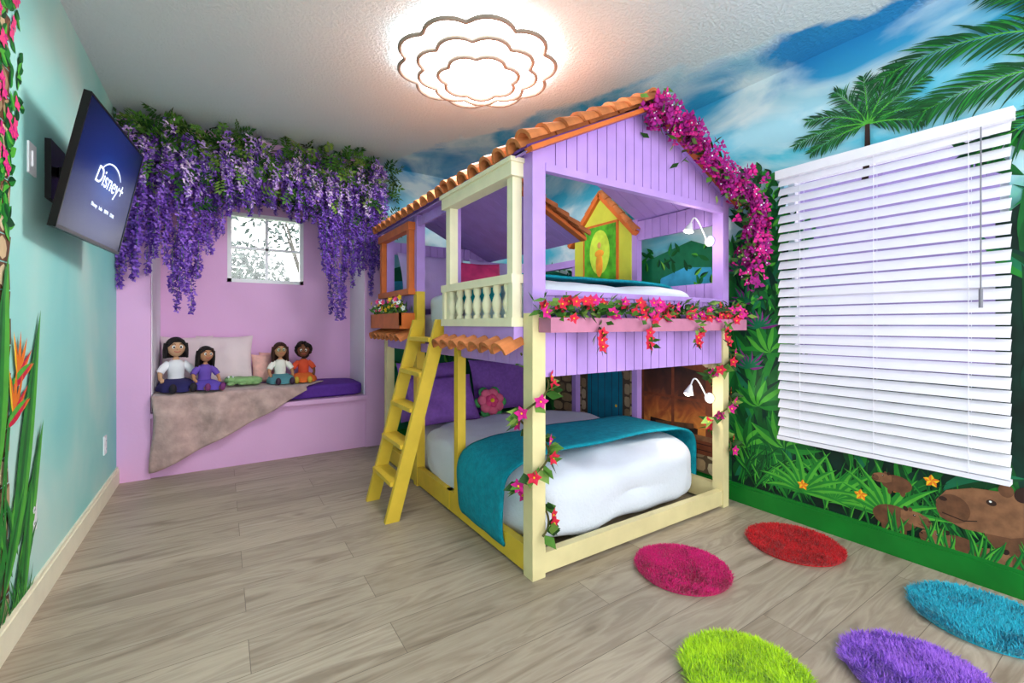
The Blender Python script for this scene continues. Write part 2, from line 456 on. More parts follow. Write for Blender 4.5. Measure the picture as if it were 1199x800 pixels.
# right wall
mr=Mural('R')
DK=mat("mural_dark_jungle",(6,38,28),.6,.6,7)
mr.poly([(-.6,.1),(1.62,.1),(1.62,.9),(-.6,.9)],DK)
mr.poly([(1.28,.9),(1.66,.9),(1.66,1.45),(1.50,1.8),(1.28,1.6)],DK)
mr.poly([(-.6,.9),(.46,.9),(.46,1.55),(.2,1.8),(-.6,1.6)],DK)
def bush(y0,y1,z0,z1,n,Lr,Wr,mats=GRN,spread=.9):
    for i in range(n):
        y=U(y0,y1);z=z1-(z1-z0)*((i+R())/n)
        a=PI/2+U(-spread,spread)
        mr.leaf((y,z),a,U(*Lr),U(*Wr),random.choice(mats),random.choice(mats),U(-.6,.6))
DG_=[GRN[0],GRN[1],GRN[4],GRN[7],GRN[2],GRN[5]]
bush(1.28,1.62,.95,1.75,90,(.12,.26),(.035,.08),DG_)
bush(-.5,.44,.8,1.8,90,(.2,.45),(.03,.07),DG_)
bush(1.25,1.62,.12,1.0,90,(.15,.34),(.05,.1),DG_)
bush(-.5,1.6,.25,.55,70,(.15,.3),(.04,.09),DG_)
for cy,cz in((1.45,.62),(1.38,.95),(1.52,.35),(1.30,.40)):
    for k in range(9):
        a=PI*(k+.5)/9+U(-.1,.1)
        mr.leaf((cy,cz),a,U(.16,.24),.06,GRN[2],GRN[3] if k%2 else GRN[1],U(-.4,.4))
for i in range(260):
    y=U(-.55,1.58); a=PI/2+U(-.75,.75)
    mr.leaf((y,U(.10,.22)),a,U(.14,.34),U(.010,.022),random.choice([GRN[1],GRN[2],GRN[3],GRN[7]]),random.choice([GRN[0],GRN[2]]),U(-.9,.9),6)
for cy in(1.05,.82,1.2,.2,0.0):
    for k in range(11):
        a=PI*(k+.5)/11
        mr.leaf((cy,.18),a,U(.2,.3),.03,GRN[3],GRN[2],(.5 if a<PI/2 else -.5)*-1,6)
PUR=mat("mural_purple",(120,40,120),.6,.2)
for cy,cz in((1.53,1.25),(1.44,1.10),(1.50,.85),(1.56,1.45)):
    for k in range(8):
        a=PI*(k+.5)/8; mr.leaf((cy,cz),a,U(.09,.15),.03,PUR,GRN[5],U(-.3,.3))
for y,z in((.78,.33),(1.2,.22),(.66,.40),(.93,.25)):
    for k in range(5): mr.leaf((y,z),2*PI*k/5+.3,.030,.02,YEL,ORG)
def capy(y,z,s,flip=1):
    f=flip
    mr.ellipse((y-.15*s*f,z-.03*s),.17*s,.115*s,BRN)
    mr.ellipse((y-.22*s*f,z-.13*s),.03*s,.06*s,BRN); mr.ellipse((y-.08*s*f,z-.14*s),.026*s,.055*s,BRN)
    mr.poly([(y-.10*s*f,z+.06*s),(y-.05*s*f,z+.085*s),(y+.04*s*f,z+.075*s),(y+.10*s*f,z+.05*s),(y+.125*s*f,z+.01*s),(y+.115*s*f,z-.04*s),(y+.06*s*f,z-.06*s),(y-.04*s*f,z-.05*s),(y-.10*s*f,z-.02*s)],BRN2)
    mr.ellipse((y+.085*s*f,z-.005*s),.04*s,.045*s,BRN)
    mr.ellipse((y-.065*s*f,z+.085*s),.018*s,.024*s,BRD,.4*f); mr.ellipse((y-.03*s*f,z+.088*s),.016*s,.02*s,BRN)
    mr.ellipse((y-.0*s*f,z+.042*s),.011*s,.009*s,BRD); mr.ellipse((y+.002*s*f,z+.045*s),.003*s,.003*s,WHT)
    mr.ellipse((y+.108*s*f,z+.02*s),.010*s,.007*s,BRD); mr.line([(y+.11*s*f,z-.025*s),(y+.06*s*f,z-.035*s),(y+.03*s*f,z-.025*s)],.004*s,.003*s,BRD)
capy(.47,.305,1.4); capy(.72,.20,.5,-1); capy(.46,.13,.5); capy(.84,.36,.35); capy(.64,.14,.5)
for i in range(46):
    y=U(.2,1.0); mr.leaf((y,.10),PI/2+U(-.5,.5),U(.08,.16),.012,random.choice([GRN[2],GRN[3]]),GRN[1],U(-.6,.6),5)
# palms
for a,l,bd in((2.75,.24,.9),(2.35,.26,.5),(1.95,.26,.2),(1.55,.24,-.1),(1.15,.26,-.3),(.75,.30,-.7),(.35,.34,-.7),(0.0,.26,-.5),(3.2,.22,.5)):
    mr.frond((.90,2.13),a,l,bd,GRN[random.choice([0,1,4])],.09,.008,24)
mr.line([(.90,2.13),(.90,2.0),(.91,1.85)],.02,.03,BRD)
for b_,a,l,bd in(((.18,2.18),.75,.72,-1.1),((.15,2.1),.35,.55,-.7),((.15,2.2),1.15,.48,-.6),((.1,2.1),2.2,.5,.6),((.1,2.0),-.1,.45,-.5),((.1,2.1),2.8,.5,.6)):
    mr.frond(b_,a,l,bd,GRN[random.choice([0,4,5])],.17,.013,34)
mr.line([(.13,2.15),(.12,1.9),(.15,1.2)],.06,.09,BRD)
for k in range(90):
    z=U(1.2,2.08); mr.leaf((1.40+U(-.07,.14),z),U(0,2*PI),U(.05,.09),.04,random.choice(DG_),random.choice(GRN[:4]))
# stone cottage
MORT=mat("paint_mortar",(105,84,64),.6,.2)
mr.poly([(1.66,.12),(3.4,.12),(3.4,.98),(1.66,.98)],MORT)
def stone(cy,cz,rw,rh):
    n=9; mr.poly([(cy+rw*math.copysign(abs(math.cos(t))**.6,math.cos(t))*U(.88,1.05),cz+rh*math.copysign(abs(math.sin(t))**.6,math.sin(t))*U(.88,1.05)) for t in[2*PI*i/n for i in range(n)]],random.choice(SANDS))
z=.165
while z<.97:
    y=1.66
    while y<3.4:
        wv=U(.09,.18); stone(y+wv/2,z+U(-.008,.008),wv/2-.006,.042); y+=wv
    z+=.09
def arch(y0,y1,z0,z1,m,n=10,ex=0):
    r=(y1-y0)/2; pts=[(y0,z0),(y1,z0)]+[(y0+r+r*math.cos(PI*i/n),z1-r*.6+r*.6*math.sin(PI*i/n)) for i in range(n+1)]
    mr.poly(pts,m)
arch(2.45,3.02,.12,.90,MORT)
for i in range(13):
    t=PI*i/12; stone(2.735+.25*math.cos(t),.71+.17*math.sin(t),.036,.034)
for zz_ in(.20,.30,.40,.50,.60): stone(2.48,zz_,.03,.045); stone(2.99,zz_,.03,.045)
arch(2.53,2.94,.12,.82,TEALP)
for k in range(5): mr.line([(2.57+k*.08,.13),(2.57+k*.08,.76)],.006,.006,BRD)
mr.ellipse((2.60,.45),.012,.012,YEL)
RBR=mat("paint_red_brown",(120,62,40),.6,.25,22)
# painted brown window: warm glow put into the pane colour, stronger lower down
HG=bpy.data.materials.new("paint_window_glow"); HG.use_nodes=True; nt=HG.node_tree; N=nt.nodes; L=nt.links; bs=N["Principled BSDF"]
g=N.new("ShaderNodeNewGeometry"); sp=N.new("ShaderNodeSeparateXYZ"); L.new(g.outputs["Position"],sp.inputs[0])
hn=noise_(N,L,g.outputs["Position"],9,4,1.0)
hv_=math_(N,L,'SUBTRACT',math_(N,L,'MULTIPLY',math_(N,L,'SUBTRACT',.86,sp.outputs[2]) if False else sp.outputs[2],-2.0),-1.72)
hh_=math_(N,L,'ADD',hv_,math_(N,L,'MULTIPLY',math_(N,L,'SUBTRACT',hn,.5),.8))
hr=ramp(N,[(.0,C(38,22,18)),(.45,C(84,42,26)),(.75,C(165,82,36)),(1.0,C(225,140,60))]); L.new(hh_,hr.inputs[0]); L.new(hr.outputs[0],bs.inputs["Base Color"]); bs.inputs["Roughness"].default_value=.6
for i in range(15):
    t=PI*i/14; stone(2.05+.345*math.cos(t),.80+.11*math.sin(t),.036,.036)
mr.poly([(1.74,.24),(2.36,.24),(2.36,.80),(2.28,.85),(2.05,.875),(1.82,.85),(1.74,.80)],RBR)
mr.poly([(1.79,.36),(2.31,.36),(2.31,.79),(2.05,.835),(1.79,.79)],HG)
mr.line([(1.85,.385),(2.25,.405)],.045,.04,BRD); mr.line([(1.88,.42),(2.20,.39)],.035,.035,BRN)
mr.line([(2.05,.36),(2.05,.84)],.024,.024,RBR); mr.line([(1.79,.60),(2.31,.60)],.02,.02,RBR)
for k in range(2): mr.line([(1.75,.27+k*.04),(2.35,.27+k*.04)],.006,.006,BRD)
mr.line([(1.70,.35),(2.40,.35)],.035,.035,BRN2)
# landscape visible through the bed windows
mr.poly([(1.66,1.3),(4.1,1.3),(4.1,1.62),(3.6,1.70),(3.2,1.58),(2.8,1.72),(2.3,1.6),(1.9,1.7),(1.66,1.6)],GRN[5])
mr.poly([(1.7,1.3),(2.25,1.3),(2.15,1.46),(1.95,1.52),(1.75,1.5)],BLUP)
for k in range(150):
    y=U(1.66,4.1);mr.leaf((y,U(1.28,1.66)),PI/2+U(-1.3,1.3),U(.05,.11),.030,random.choice(GRN),random.choice(GRN))
mr.mb.build("wall_mural_jungle")
# back wall mural
mk=Mural('B')
mk.poly([(1.28,.12),(2.73,.12),(2.73,1.75),(2.4,1.62),(2.1,1.7),(1.8,1.6),(1.5,1.7),(1.28,1.62)],GRN[5])
mk.poly([(1.28,1.3),(2.1,1.3),(1.9,1.45),(1.6,1.55),(1.28,1.52)],BLUP)
for k in range(120):
    mk.leaf((U(1.3,2.7),U(.3,1.52)),PI/2+U(-1.2,1.2),U(.07,.15),.05,random.choice(GRN),random.choice(GRN))
mk.mb.build("wall_mural_landscape")
# left wall mural
ml=Mural('L')
for k in range(26):
    z=.1+k*.095
    ml.poly([(1.95+U(-.02,.02),z),(2.25+U(-.02,.015),z),(2.25+U(-.02,.015),z+.09),(1.95+U(-.02,.02),z+.09)],BRN)
    yy=1.96
    while yy<2.22:
        wv=U(.07,.12); n=8; ml.poly([(min(2.25,yy+wv/2+wv*.46*math.cos(t)*U(.9,1.08)),z+.045+.04*math.sin(t)) for t in[2*PI*i/n for i in range(n)]],random.choice([BRN2]+SANDS)); yy+=wv
for k in range(190):
    z=U(1.45,2.58); w_=.10+.05*math.sin(z*7)
    ml.leaf((2.17+U(-w_,w_*1.3),z),U(0,2*PI),U(.04,.08),.035,random.choice(GRN[:4]),random.choice(GRN[:4]))
for k in range(50):
    y,z=2.18+U(-.12,.13),U(1.6,2.56)
    for q in range(4): ml.leaf((y,z),q*PI/2+U(0,1),.030,.022,MG if k%3 else PKF,PKF)
for k in range(50):
    z=U(.05,.4); ml.leaf((U(1.6,2.36),z),PI/2+U(-.7,.5),U(.15,.3),U(.02,.04),random.choice(GRN[1:4]),random.choice(GRN[:3]),U(-.5,.5))
for (y,z,a,l,wd) in((2.10,.55,1.45,.82,.15),(2.27,.28,1.28,.94,.13),(2.10,.4,1.85,.75,.10),(2.34,.16,1.22,.62,.10),(2.18,.2,1.05,.4,.08),(2.0,.3,1.7,.9,.11),(2.34,.06,1.35,.46,.08)):
    ml.leaf((y,z),a,l,wd,GRN[2],GRN[3],U(-.1,.1),10)
    ml.leaf((y,z),a,l*.96,wd*.45,GRN[1],GRN[2],0,10)
for (y,z) in((2.30,.93),(2.26,.80)):
    for a,m_ in((.9,ORG),(1.3,ORG),(.5,RED),(1.7,YEL),(.15,ORG)):
        ml.leaf((y,z),a,.17,.03,m_,ORG,.2)
    ml.leaf((y-.06,z-.03),.35,.22,.05,GRN[3],RED)
    ml.line([(y-.04,z),(y-.10,z-.3),(y-.12,.3)],.014,.02,GRN[2])
for k in range(60):
    ml.leaf((U(1.6,2.38),.06),PI/2+U(-.8,.5),U(.08,.2),.015,random.choice(GRN[2:4]),GRN[1],U(-.7,.7))
ml.mb.build("wall_mural_vines")
# ---------------------------------------------------------------- switches
def plate(name,y,z,w_=.07,h_=.115,kind='outlet'):
    b=MB(); b.box(XL,XL+.006,y-w_/2,y+w_/2,z-h_/2,z+h_/2,WHITE)
    if kind=='outlet':
        for dz in(-.026,.026):
            b.ell((XL+.006,y,z+dz),(.003,.017,.017),WHITE,10,6)
            for dy in(-.006,.006): b.box(XL+.0088,XL+.0095,y+dy-.001,y+dy+.001,z+dz-.004,z+dz+.005,GREY)
    else: b.box(XL+.006,XL+.011,y-.014,y+.014,z-.03,z+.03,WHITE)
    b.build(name)
plate("power_outlet",3.75,.36); plate("power_outlet",2.47,.37); plate("light_switch",2.46,1.76,.08,.12,'switch')

# ---------------------------------------------------------------- television
tv=empty("television")
BLK=mat("black_plastic",(14,14,16),.35,.05)
o=Vector((-.533,2.364,1.492)); wv=Vector((.070,.765,0)); hv=Vector((.105,-.008,.540)); wl,hl=wv.length,hv.length
wn=wv.normalized(); nn=wn.cross(hv).normalized(); hn=nn.cross(wn)
T=Matrix((( wn.x,hn.x,nn.x),(wn.y,hn.y,nn.y),(wn.z,hn.z,nn.z)))
T4=Matrix.Translation(o)@T.to_4x4()
b=MB()
b.box(0,wl,0,hl,-.022,-.002,BLK,T4); b.box(.15,wl-.15,.1,hl-.12,-.05,-.022,BLK,T4)
for a in((0,wl,0,.014),(0,wl,hl-.008,hl),(0,.008,0,hl),(wl-.008,wl,0,hl)): b.box(a[0],a[1],a[2],a[3],-.002,.003,BLK,T4)
b.build("casing",tv)
SC=bpy.data.materials.new("screen_glow"); SC.use_nodes=True; nt=SC.node_tree; N=nt.nodes;L=nt.links; bs=N["Principled BSDF"]
tc=N.new("ShaderNodeTexCoord"); gr_=N.new("ShaderNodeTexGradient"); gr_.gradient_type='SPHERICAL'
mp=N.new("ShaderNodeMapping"); mp.inputs["Location"].default_value=(-.8,-.75,0); mp.inputs["Scale"].default_value=(1.6,1.5,0)
L.new(tc.outputs["Generated"],mp.inputs["Vector"]); L.new(mp.outputs[0],gr_.inputs[0])
rr=ramp(N,[(0,C(8,14,54)),(.6,C(12,38,112)),(1,C(24,70,160))]); L.new(gr_.outputs[0],rr.inputs[0])
bs.inputs["Base Color"].default_value=(.003,.005,.010,1); bs.inputs["Specular IOR Level"].default_value=.12; L.new(rr.outputs[0],bs.inputs["Emission Color"]); bs.inputs["Emission Strength"].default_value=1.1; bs.inputs["Roughness"].default_value=.25
b=MB(); b.box(.008,wl-.008,.014,hl-.008,-.002,.0,SC)
ob=b.build("screen",tv); ob.matrix_world=T4
LG=mat("screen_text_white",(225,235,250),.5,0,emit=.9)
def text(s,x,y,size,shear=0):
    cu=bpy.data.curves.new("screen_text",'FONT'); cu.body=s; cu.size=size; cu.align_x='CENTER'; cu.shear=shear; cu.extrude=.0005
    cu.materials.append(LG); t=bpy.data.objects.new("screen_text",cu); scn.collection.objects.link(t); t.parent=tv
    t.matrix_world=T4@Matrix.Translation((x,y,.0015))
text("Disney+",wl*.54,hl*.47,.110,.25); text("Disney    hulu    ESPN    STAR",wl*.54,hl*.28,.024)
b=MB(); pts=[(wl*.54+.14*math.cos(t),hl*.53+.085*math.sin(t),.002) for t in [math.radians(a) for a in range(30,165,8)]]
b.tube([T4@Vector(p) for p in pts],[.001+.0025*math.sin(i/16*PI) for i in range(len(pts))],LG,5); b.build("logo_arc",tv)
b=MB(); b.box(XL,XL+.02,2.62,2.82,1.65,1.90,BLK); b.beam((XL+.02,2.70,1.78),(-.51,2.74,1.78),.05,.04,BLK); b.build("wall_bracket",tv)

# ---------------------------------------------------------------- ceiling lamp
lamp=empty("cloud_ceiling_lamp")
EM=mat("lamp_diffuser",(255,255,255),.5,0,emit=9.0)
OUT=mat("lamp_outline_trim",(140,128,116),.8,.03)
def cloudpts(c,rho,n,cx,cy,z,ph=0,K=108):
    out=[]
    for i in range(K):
        th=2*PI*i/K; d=2*PI/n; f=((th-ph+d/2)%d)-d/2
        r=c*math.cos(f)+math.sqrt(max(0,rho*rho-(c*math.sin(f))**2)); out.append((cx+r*math.cos(th),cy+r*math.sin(th),z))
    return out
LC=(1.19,2.18)
d=MB();e_=MB()
for (c,rho,n,cx_,cy_,zt,zb,ph) in((.30,.135,10,0,0,2.60,2.545,0),(.225,.11,9,.0,.0,2.545,2.515,.3),(.135,.09,7,.01,.0,2.515,2.49,.1)):
    P1=cloudpts(c,rho,n,LC[0]+cx_,LC[1]+cy_,zt,ph);P0=cloudpts(c,rho,n,LC[0]+cx_,LC[1]+cy_,zb,ph);K=len(P0)
    d.add(P0+P1,[tuple(range(K-1,-1,-1))]+[(i,(i+1)%K,K+(i+1)%K,K+i) for i in range(K)],EM)
    e_.tube([(p[0],p[1],zb-.005) for p in P0],.011,OUT,8,True)
d.build("diffuser",lamp); e_.build("outline_trim",lamp)

# ---------------------------------------------------------------- BUNK BED
bed=empty("playhouse_bunk_bed")
PU=mat("lilac_painted_wood",(184,146,220),.5,.07,8); PUD=mat("lilac_groove_shadow",(112,74,158),.7,.1)
CR=mat("cream_painted_wood",(222,208,156),.5,.06,8); YW=mat("yellow_painted_wood",(222,186,58),.5,.08,8)
CRW=mat("ivory_painted_wood",(236,226,192),.5,.04); OW=mat("orange_stained_wood",(205,105,45),.5,.12,10)
TER=mat("terracotta_tile",(196,116,66),.7,.3,9,.2,60); YG=mat("lime_painted_wood",(200,204,70),.5,.08,8)
MAU=mat("mauve_planter_wood",(190,120,150),.6,.1)
x0,x1,y0,y1=1.13,2.62,1.57,3.67; XM=(x0+x1)/2; ZE,ZP=1.875,2.235; YS=2.27
f=MB()
f.box(x0,x0+.07,y0,y0+.07,0,1.17,CR); f.box(x0,x0+.07,y0,y0+.07,1.17,1.90,PU)
f.box(x1-.06,x1,y0,y0+.07,0,1.17,CR); f.box(x1-.06,x1,y0,y0+.07,1.17,1.90,PU)
f.box(x0,x0+.06,y1-.07,y1,0,1.10,CR); f.box(x0,x0+.06,y1-.07,y1,1.10,1.90,PU)
f.box(x1-.06,x1,y1-.07,y1,0,1.10,CR); f.box(x1-.06,x1,y1-.07,y1,1.10,1.90,PU)
f.box(x0,x0+.05,2.30,2.35,.13,1.04,YW); f.box(x0,x0+.06,2.38,2.44,1.04,1.88,PU)
f.box(x0,x0+.06,2.94,3.0,0,1.35,YW); f.box(x0,x0+.06,2.94,3.0,1.35,1.88,PU)
f.box(x0,x0+.06,2.42,2.47,.02,.13,YW)
f.box(x0+.005,x0+.045,y0+.07,y1-.07,.015,.13,YW); f.box(x0+.07,x1-.06,y0+.005,y0+.045,.015,.105,CR)
f.box(x1-.045,x1-.005,y0+.07,y1-.07,.015,.13,CR); f.box(x0+.06,x1-.06,y1-.045,y1-.005,.015,.13,CR)
f.box(x0+.03,x1-.03,y0+.04,y1-.04,.93,.985,PU)
f.build("frame",bed)
p=MB()
def boards_x(xa,xb,y,zb,zt,t=.018,w_=.066,back=True):
    n=max(1,round((xb-xa)/w_)); s=(xb-xa)/n
    fb=zb if callable(zb) else (lambda x:zb); ft=zt if callable(zt) else (lambda x:zt)
    for i in range(n):
        a=xa+i*s+.0025; c=xa+(i+1)*s-.0025
        if a<XM<c: poly=[(a,y,fb(a)),(c,y,fb(c)),(c,y,ft(c)),(XM,y,ft(XM)),(a,y,ft(a))]
        else: poly=[(a,y,fb(a)),(c,y,fb(c)),(c,y,ft(c)),(a,y,ft(a))]
        p.prism(poly,(0,t,0),PU)
    p.prism([(xa,y+t*.5,fb(xa)+.003),(xb,y+t*.5,fb(xb)+.003),(xb,y+t*.5,ft(xb)-.003)]+([(XM,y+t*.5,ft(XM)-.003)] if xa<XM<xb else [])+[(xa,y+t*.5,ft(xa)-.003)],(0,t*.6,0),PUD)
def boards_y(ya,yb,x,zb,zt,t=.018,w_=.066,m=PU):
    n=max(1,round((yb-ya)/w_)); s=(yb-ya)/n
    for i in range(n): p.box(x,x+t,ya+i*s+.0025,ya+(i+1)*s-.0025,zb,zt,m)
    p.box(x+t*.3,x+t*.8,ya,yb,zb+.003,zt-.003,PUD)
boards_x(x0+.07,x1-.06,y0+.01,.885,1.255)
p.box(x0+.07,x1-.06,y0+.0,y0+.05,1.25,1.275,PU)
slope=(ZP-ZE)/(XM-x0)
gt=lambda x: ZP-abs(x-XM)*slope
boards_x(x0+.07,x1-.06,y0+.01,1.815,gt)
p.box(x0+.07,x1-.06,y0-.004,y0+.03,1.80,1.835,PU)
boards_y(y0+.07,YS,x0+.005,1.86,1.90); boards_y(YS,y1-.07,x0+.005,1.80,1.86)
boards_y(y0+.07,YS,x0+.005,.94,1.13); boards_y(2.98,y1-.07,x0+.005,.94,1.36)
boards_y(y0+.07,2.25,x1-.045,1.74,1.88); boards_y(y0+.07,2.30,x1-.045,.93,1.38); boards_y(2.93,y1-.07,x1-.045,.93,1.36)
p.box(x1-.06,x1-.01,2.93,y1-.07,1.62,1.68,PU)
for yy,zt_ in((2.25,1.9),(2.93,1.68)): p.box(x1-.05,x1,yy,yy+.05,.0,zt_,PU)
boards_x(x0+.06,x1-.06,y1-.05,.93,1.36); boards_x(x0+.06,2.1,y1-.05,1.70,1.80)
p.build("lilac_panels",bed)
r=MB()
def roof(ya,yb,xl,xr,xm,zl,zr,zp,caps=True):
    for sg,xe,zee in((-1,xl,zl),(1,xr,zr)):
        n=round((yb-ya)/.09); s=(yb-ya)/n
        for i in range(n):
            a=ya+i*s+.002; c=ya+(i+1)*s-.002
            r.prism([(xm,a,zp),(xe,a,zee),(xe,c,zee),(xm,c,zp)],(0,0,.016),PU)
        r.prism([(xm,ya,zp+.008),(xe,ya,zee+.008),(xe,yb,zee+.008),(xm,yb,zp+.008)],(0,0,.022),PUD)
        dv=Vector((xm-xe,0,zp-zee)); Lh=dv.length; dn=dv.normalized(); up=Vector((-dn.z*(1 if dn.x>0 else -1),0,abs(dn.x)))
        ny=max(2,round((yb-ya)/.115)); sy=(yb-ya)/ny; K=max(2,round(Lh/.2))
        for i in range(ny):
            y=ya+(i+.5)*sy
            for k in range(K):
                a=Vector((xe,y,zee+.026))+dn*(Lh*k/K-.03)+up*.004*k; c=a+dn*(Lh/K+.05)
                r.halfcyl(a,c,.056,.046,up,TER,7)
        a0=Vector((xe,ya+.0,zee+.040)); b0=Vector((xm,ya,zp+.05)); dd=b0-a0;k=max(3,round(Lh/.105))
        for i in range(k):
            q0=a0+dd*(i/k)-dd.normalized()*.02; q1=a0+dd*((i+1)/k)+dd.normalized()*.02
            r.halfcyl(q0,q1,.058,.034,(0,0,1),TER,8)
        r.beam(Vector((xe,ya-.012,zee+.005)),Vector((xm,ya-.012,zp+.012)),.02,.05,OW,(0,1,0))
    k=max(2,round((yb-ya)/.16))
    for i in range(k):
        r.halfcyl((xm,ya+(yb-ya)*i/k-.02,zp+.05),(xm,ya+(yb-ya)*(i+1)/k+.01,zp+.05),.058,.048,(0,0,1),TER,8)
sl_=slope*.05
roof(y0-.03,YS,x0-.05,x1+.05,XM,ZE-sl_,ZE-sl_,ZP)
roof(YS+.05,y1+.04,x0-.05,2.10,1.42,1.85,1.70,2.02)
r.build("tiled_roof",bed)
# cream balcony window
c=MB()
bx0,bx1=x0-.045,x0+.005
c.box(bx0,bx1,1.66,1.705,1.13,1.80,CRW); c.box(bx0,bx1,2.31,2.36,1.13,1.80,CRW)
c.box(bx0-.02,bx1,1.64,2.38,1.78,1.84,CRW); c.box(bx0-.03,bx1,1.63,2.39,1.84,1.86,CRW)
c.box(bx0-.015,bx1,1.645,2.40,1.305,1.345,CRW); c.box(bx0-.015,bx1,1.645,2.40,1.11,1.15,CRW)
for i in range(7):
    y=1.72+i*.098; xx=x0-.03
    zz=[1.15,1.165,1.17,1.19,1.215,1.24,1.265,1.275,1.285,1.305]; rr_=[.02,.02,.012,.02,.026,.020,.012,.018,.02,.02]
    c.tube([(xx,y,z) for z in zz],rr_,CRW,10)
for y in(1.655,2.37): c.box(bx0-.012,bx0+.03,y-.012,y+.018,1.13,1.33,CRW)
c.box(bx0,bx1,1.65,2.39,1.04,1.11,PU)
c.build("balcony_balustrade",bed)
t=MB()
def awn(ya,yb,zt,zb):
    n=round((yb-ya)/.11); s=(yb-ya)/n
    for i in range(n):
        y=ya+(i+.5)*s
        t.halfcyl((x0-.10,y,zb),(x0+.01,y,zt),.058,.050,(-.4,0,1),TER,8)
awn(1.63,2.42,1.035,.985); awn(2.99,3.72,1.05,1.0)
t.build("tile_awnings",bed)
w=MB()
w.box(x0-.04,x0+.005,2.985,3.03,1.33,1.82,OW); w.box(x0-.04,x0+.005,3.61,3.66,1.33,1.82,OW)
w.box(x0-.05,x0+.005,2.97,3.68,1.78,1.835,OW); w.box(x0-.05,x0+.005,2.97,3.68,1.33,1.37,OW)
w.box(x0-.11,x0,2.98,3.68,1.09,1.11,OW)
for a in((x0-.11,x0-.095,2.98,3.68),(x0-.11,x0,2.98,2.995),(x0-.11,x0,3.665,3.68)): w.box(*a,1.11,1.20,OW)
w.build("orange_window_planter",bed)
w=MB(); w.box(x0+.03,x1+.04,y0-.09,y0-.005,1.085,1.15,MAU); w.build("front_planter_box",bed)
# yellow dormer facade on right side
w=MB(); xd=x1-.06
w.prism([(xd,2.30,.93),(xd,2.93,.93),(xd,2.93,1.84),(xd,2.615,2.14),(xd,2.30,1.84)],(.03,0,0),YG)
for sg in(-1,1):
    a0=Vector((xd,2.615+sg*.37,1.79));b0=Vector((xd,2.615,2.16))
    w.beam(a0,b0,.06,.035,OW)
    for i in range(5):
        q0=a0+(b0-a0)*i/5;q1=a0+(b0-a0)*(i+1.1)/5; w.halfcyl(q0+Vector((0,0,.015)),q1+Vector((0,0,.015)),.035,.028,(0,0,1),TER,7)
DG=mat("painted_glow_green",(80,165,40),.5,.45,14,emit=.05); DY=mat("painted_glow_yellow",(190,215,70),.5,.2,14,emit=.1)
w.box(xd-.012,xd,2.42,2.81,1.45,1.93,OW); w.box(xd-.016,xd-.010,2.44,2.79,1.47,1.91,DG)
w.ell((xd-.015,2.615,1.70),(.003,.12,.19),DY,20,12)
FIG=mat("painted_figure_orange",(240,160,50),.6,.15)
w.ell((xd-.018,2.615,1.60),(.003,.040,.10),FIG,14,10); w.ell((xd-.018,2.615,1.69),(.003,.052,.03),FIG,12,8); w.ell((xd-.019,2.615,1.755),(.003,.020,.026),mat("painted_figure_tan",(215,160,90),.6),12,8)
w.build("lime_dormer",bed)
# ladder
l=MB()
fx,fz=.80,0.0; tx,tz=1.12,1.15
for y in(2.485,2.865): l.prism([(fx-.035,y-.016,0),(fx+.045,y-.016,0),(tx+.035,y-.016,tz),(tx-.045,y-.016,tz)],(0,.032,0),YW)
for i in range(5):
    k=(i+1)/5.6; xx=fx+(tx-fx)*k; zz=tz*k
    l.box(xx-.055,xx+.045,2.50,2.85,zz-.012,zz+.012,YW)
l.build("ladder",bed)
WP=mat("white_lamp_enamel",(235,235,235),.3,0); BULB=mat("warm_bulb",(255,244,225),.5,0,emit=12)
def rlamp(z,nm):
    g_=MB(); bx,by=x1-.06,y0+.085
    g_.ell((bx-.008,by,z),(.012,.034,.034),WP,14,8)
    pts=[]
    for i in range(13):
        a=i/12; pts.append((bx-.02-.02*math.sin(a*PI)-.17*a,by+.01,z+.13*math.sin(a*PI*.80)))
    g_.tube(pts,.0045,WP,8)
    e=Vector(pts[-1])
    g_.tube([e+Vector((.008,0,.015)),e,e+Vector((-.012,0,-.024)),e+Vector((-.016,0,-.036))],[.009,.015,.026,.029],WP,14)
    g_.ell(e+Vector((-.017,0,-.037)),(.020,.020,.010),BULB,12,6)
    g_.build("reading_lamp_"+nm,bed)
    q=bpy.data.lights.new("reading_bulb",'POINT'); q.energy=3.0; q.shadow_soft_size=.03; q.color=(1,.92,.8)
    qo=bpy.data.objects.new("reading_bulb_"+nm,q); scn.collection.objects.link(qo); qo.location=e+Vector((-.03,0,-.09)); qo.parent=bed
rlamp(1.64,"upper"); rlamp(.66,"lower")

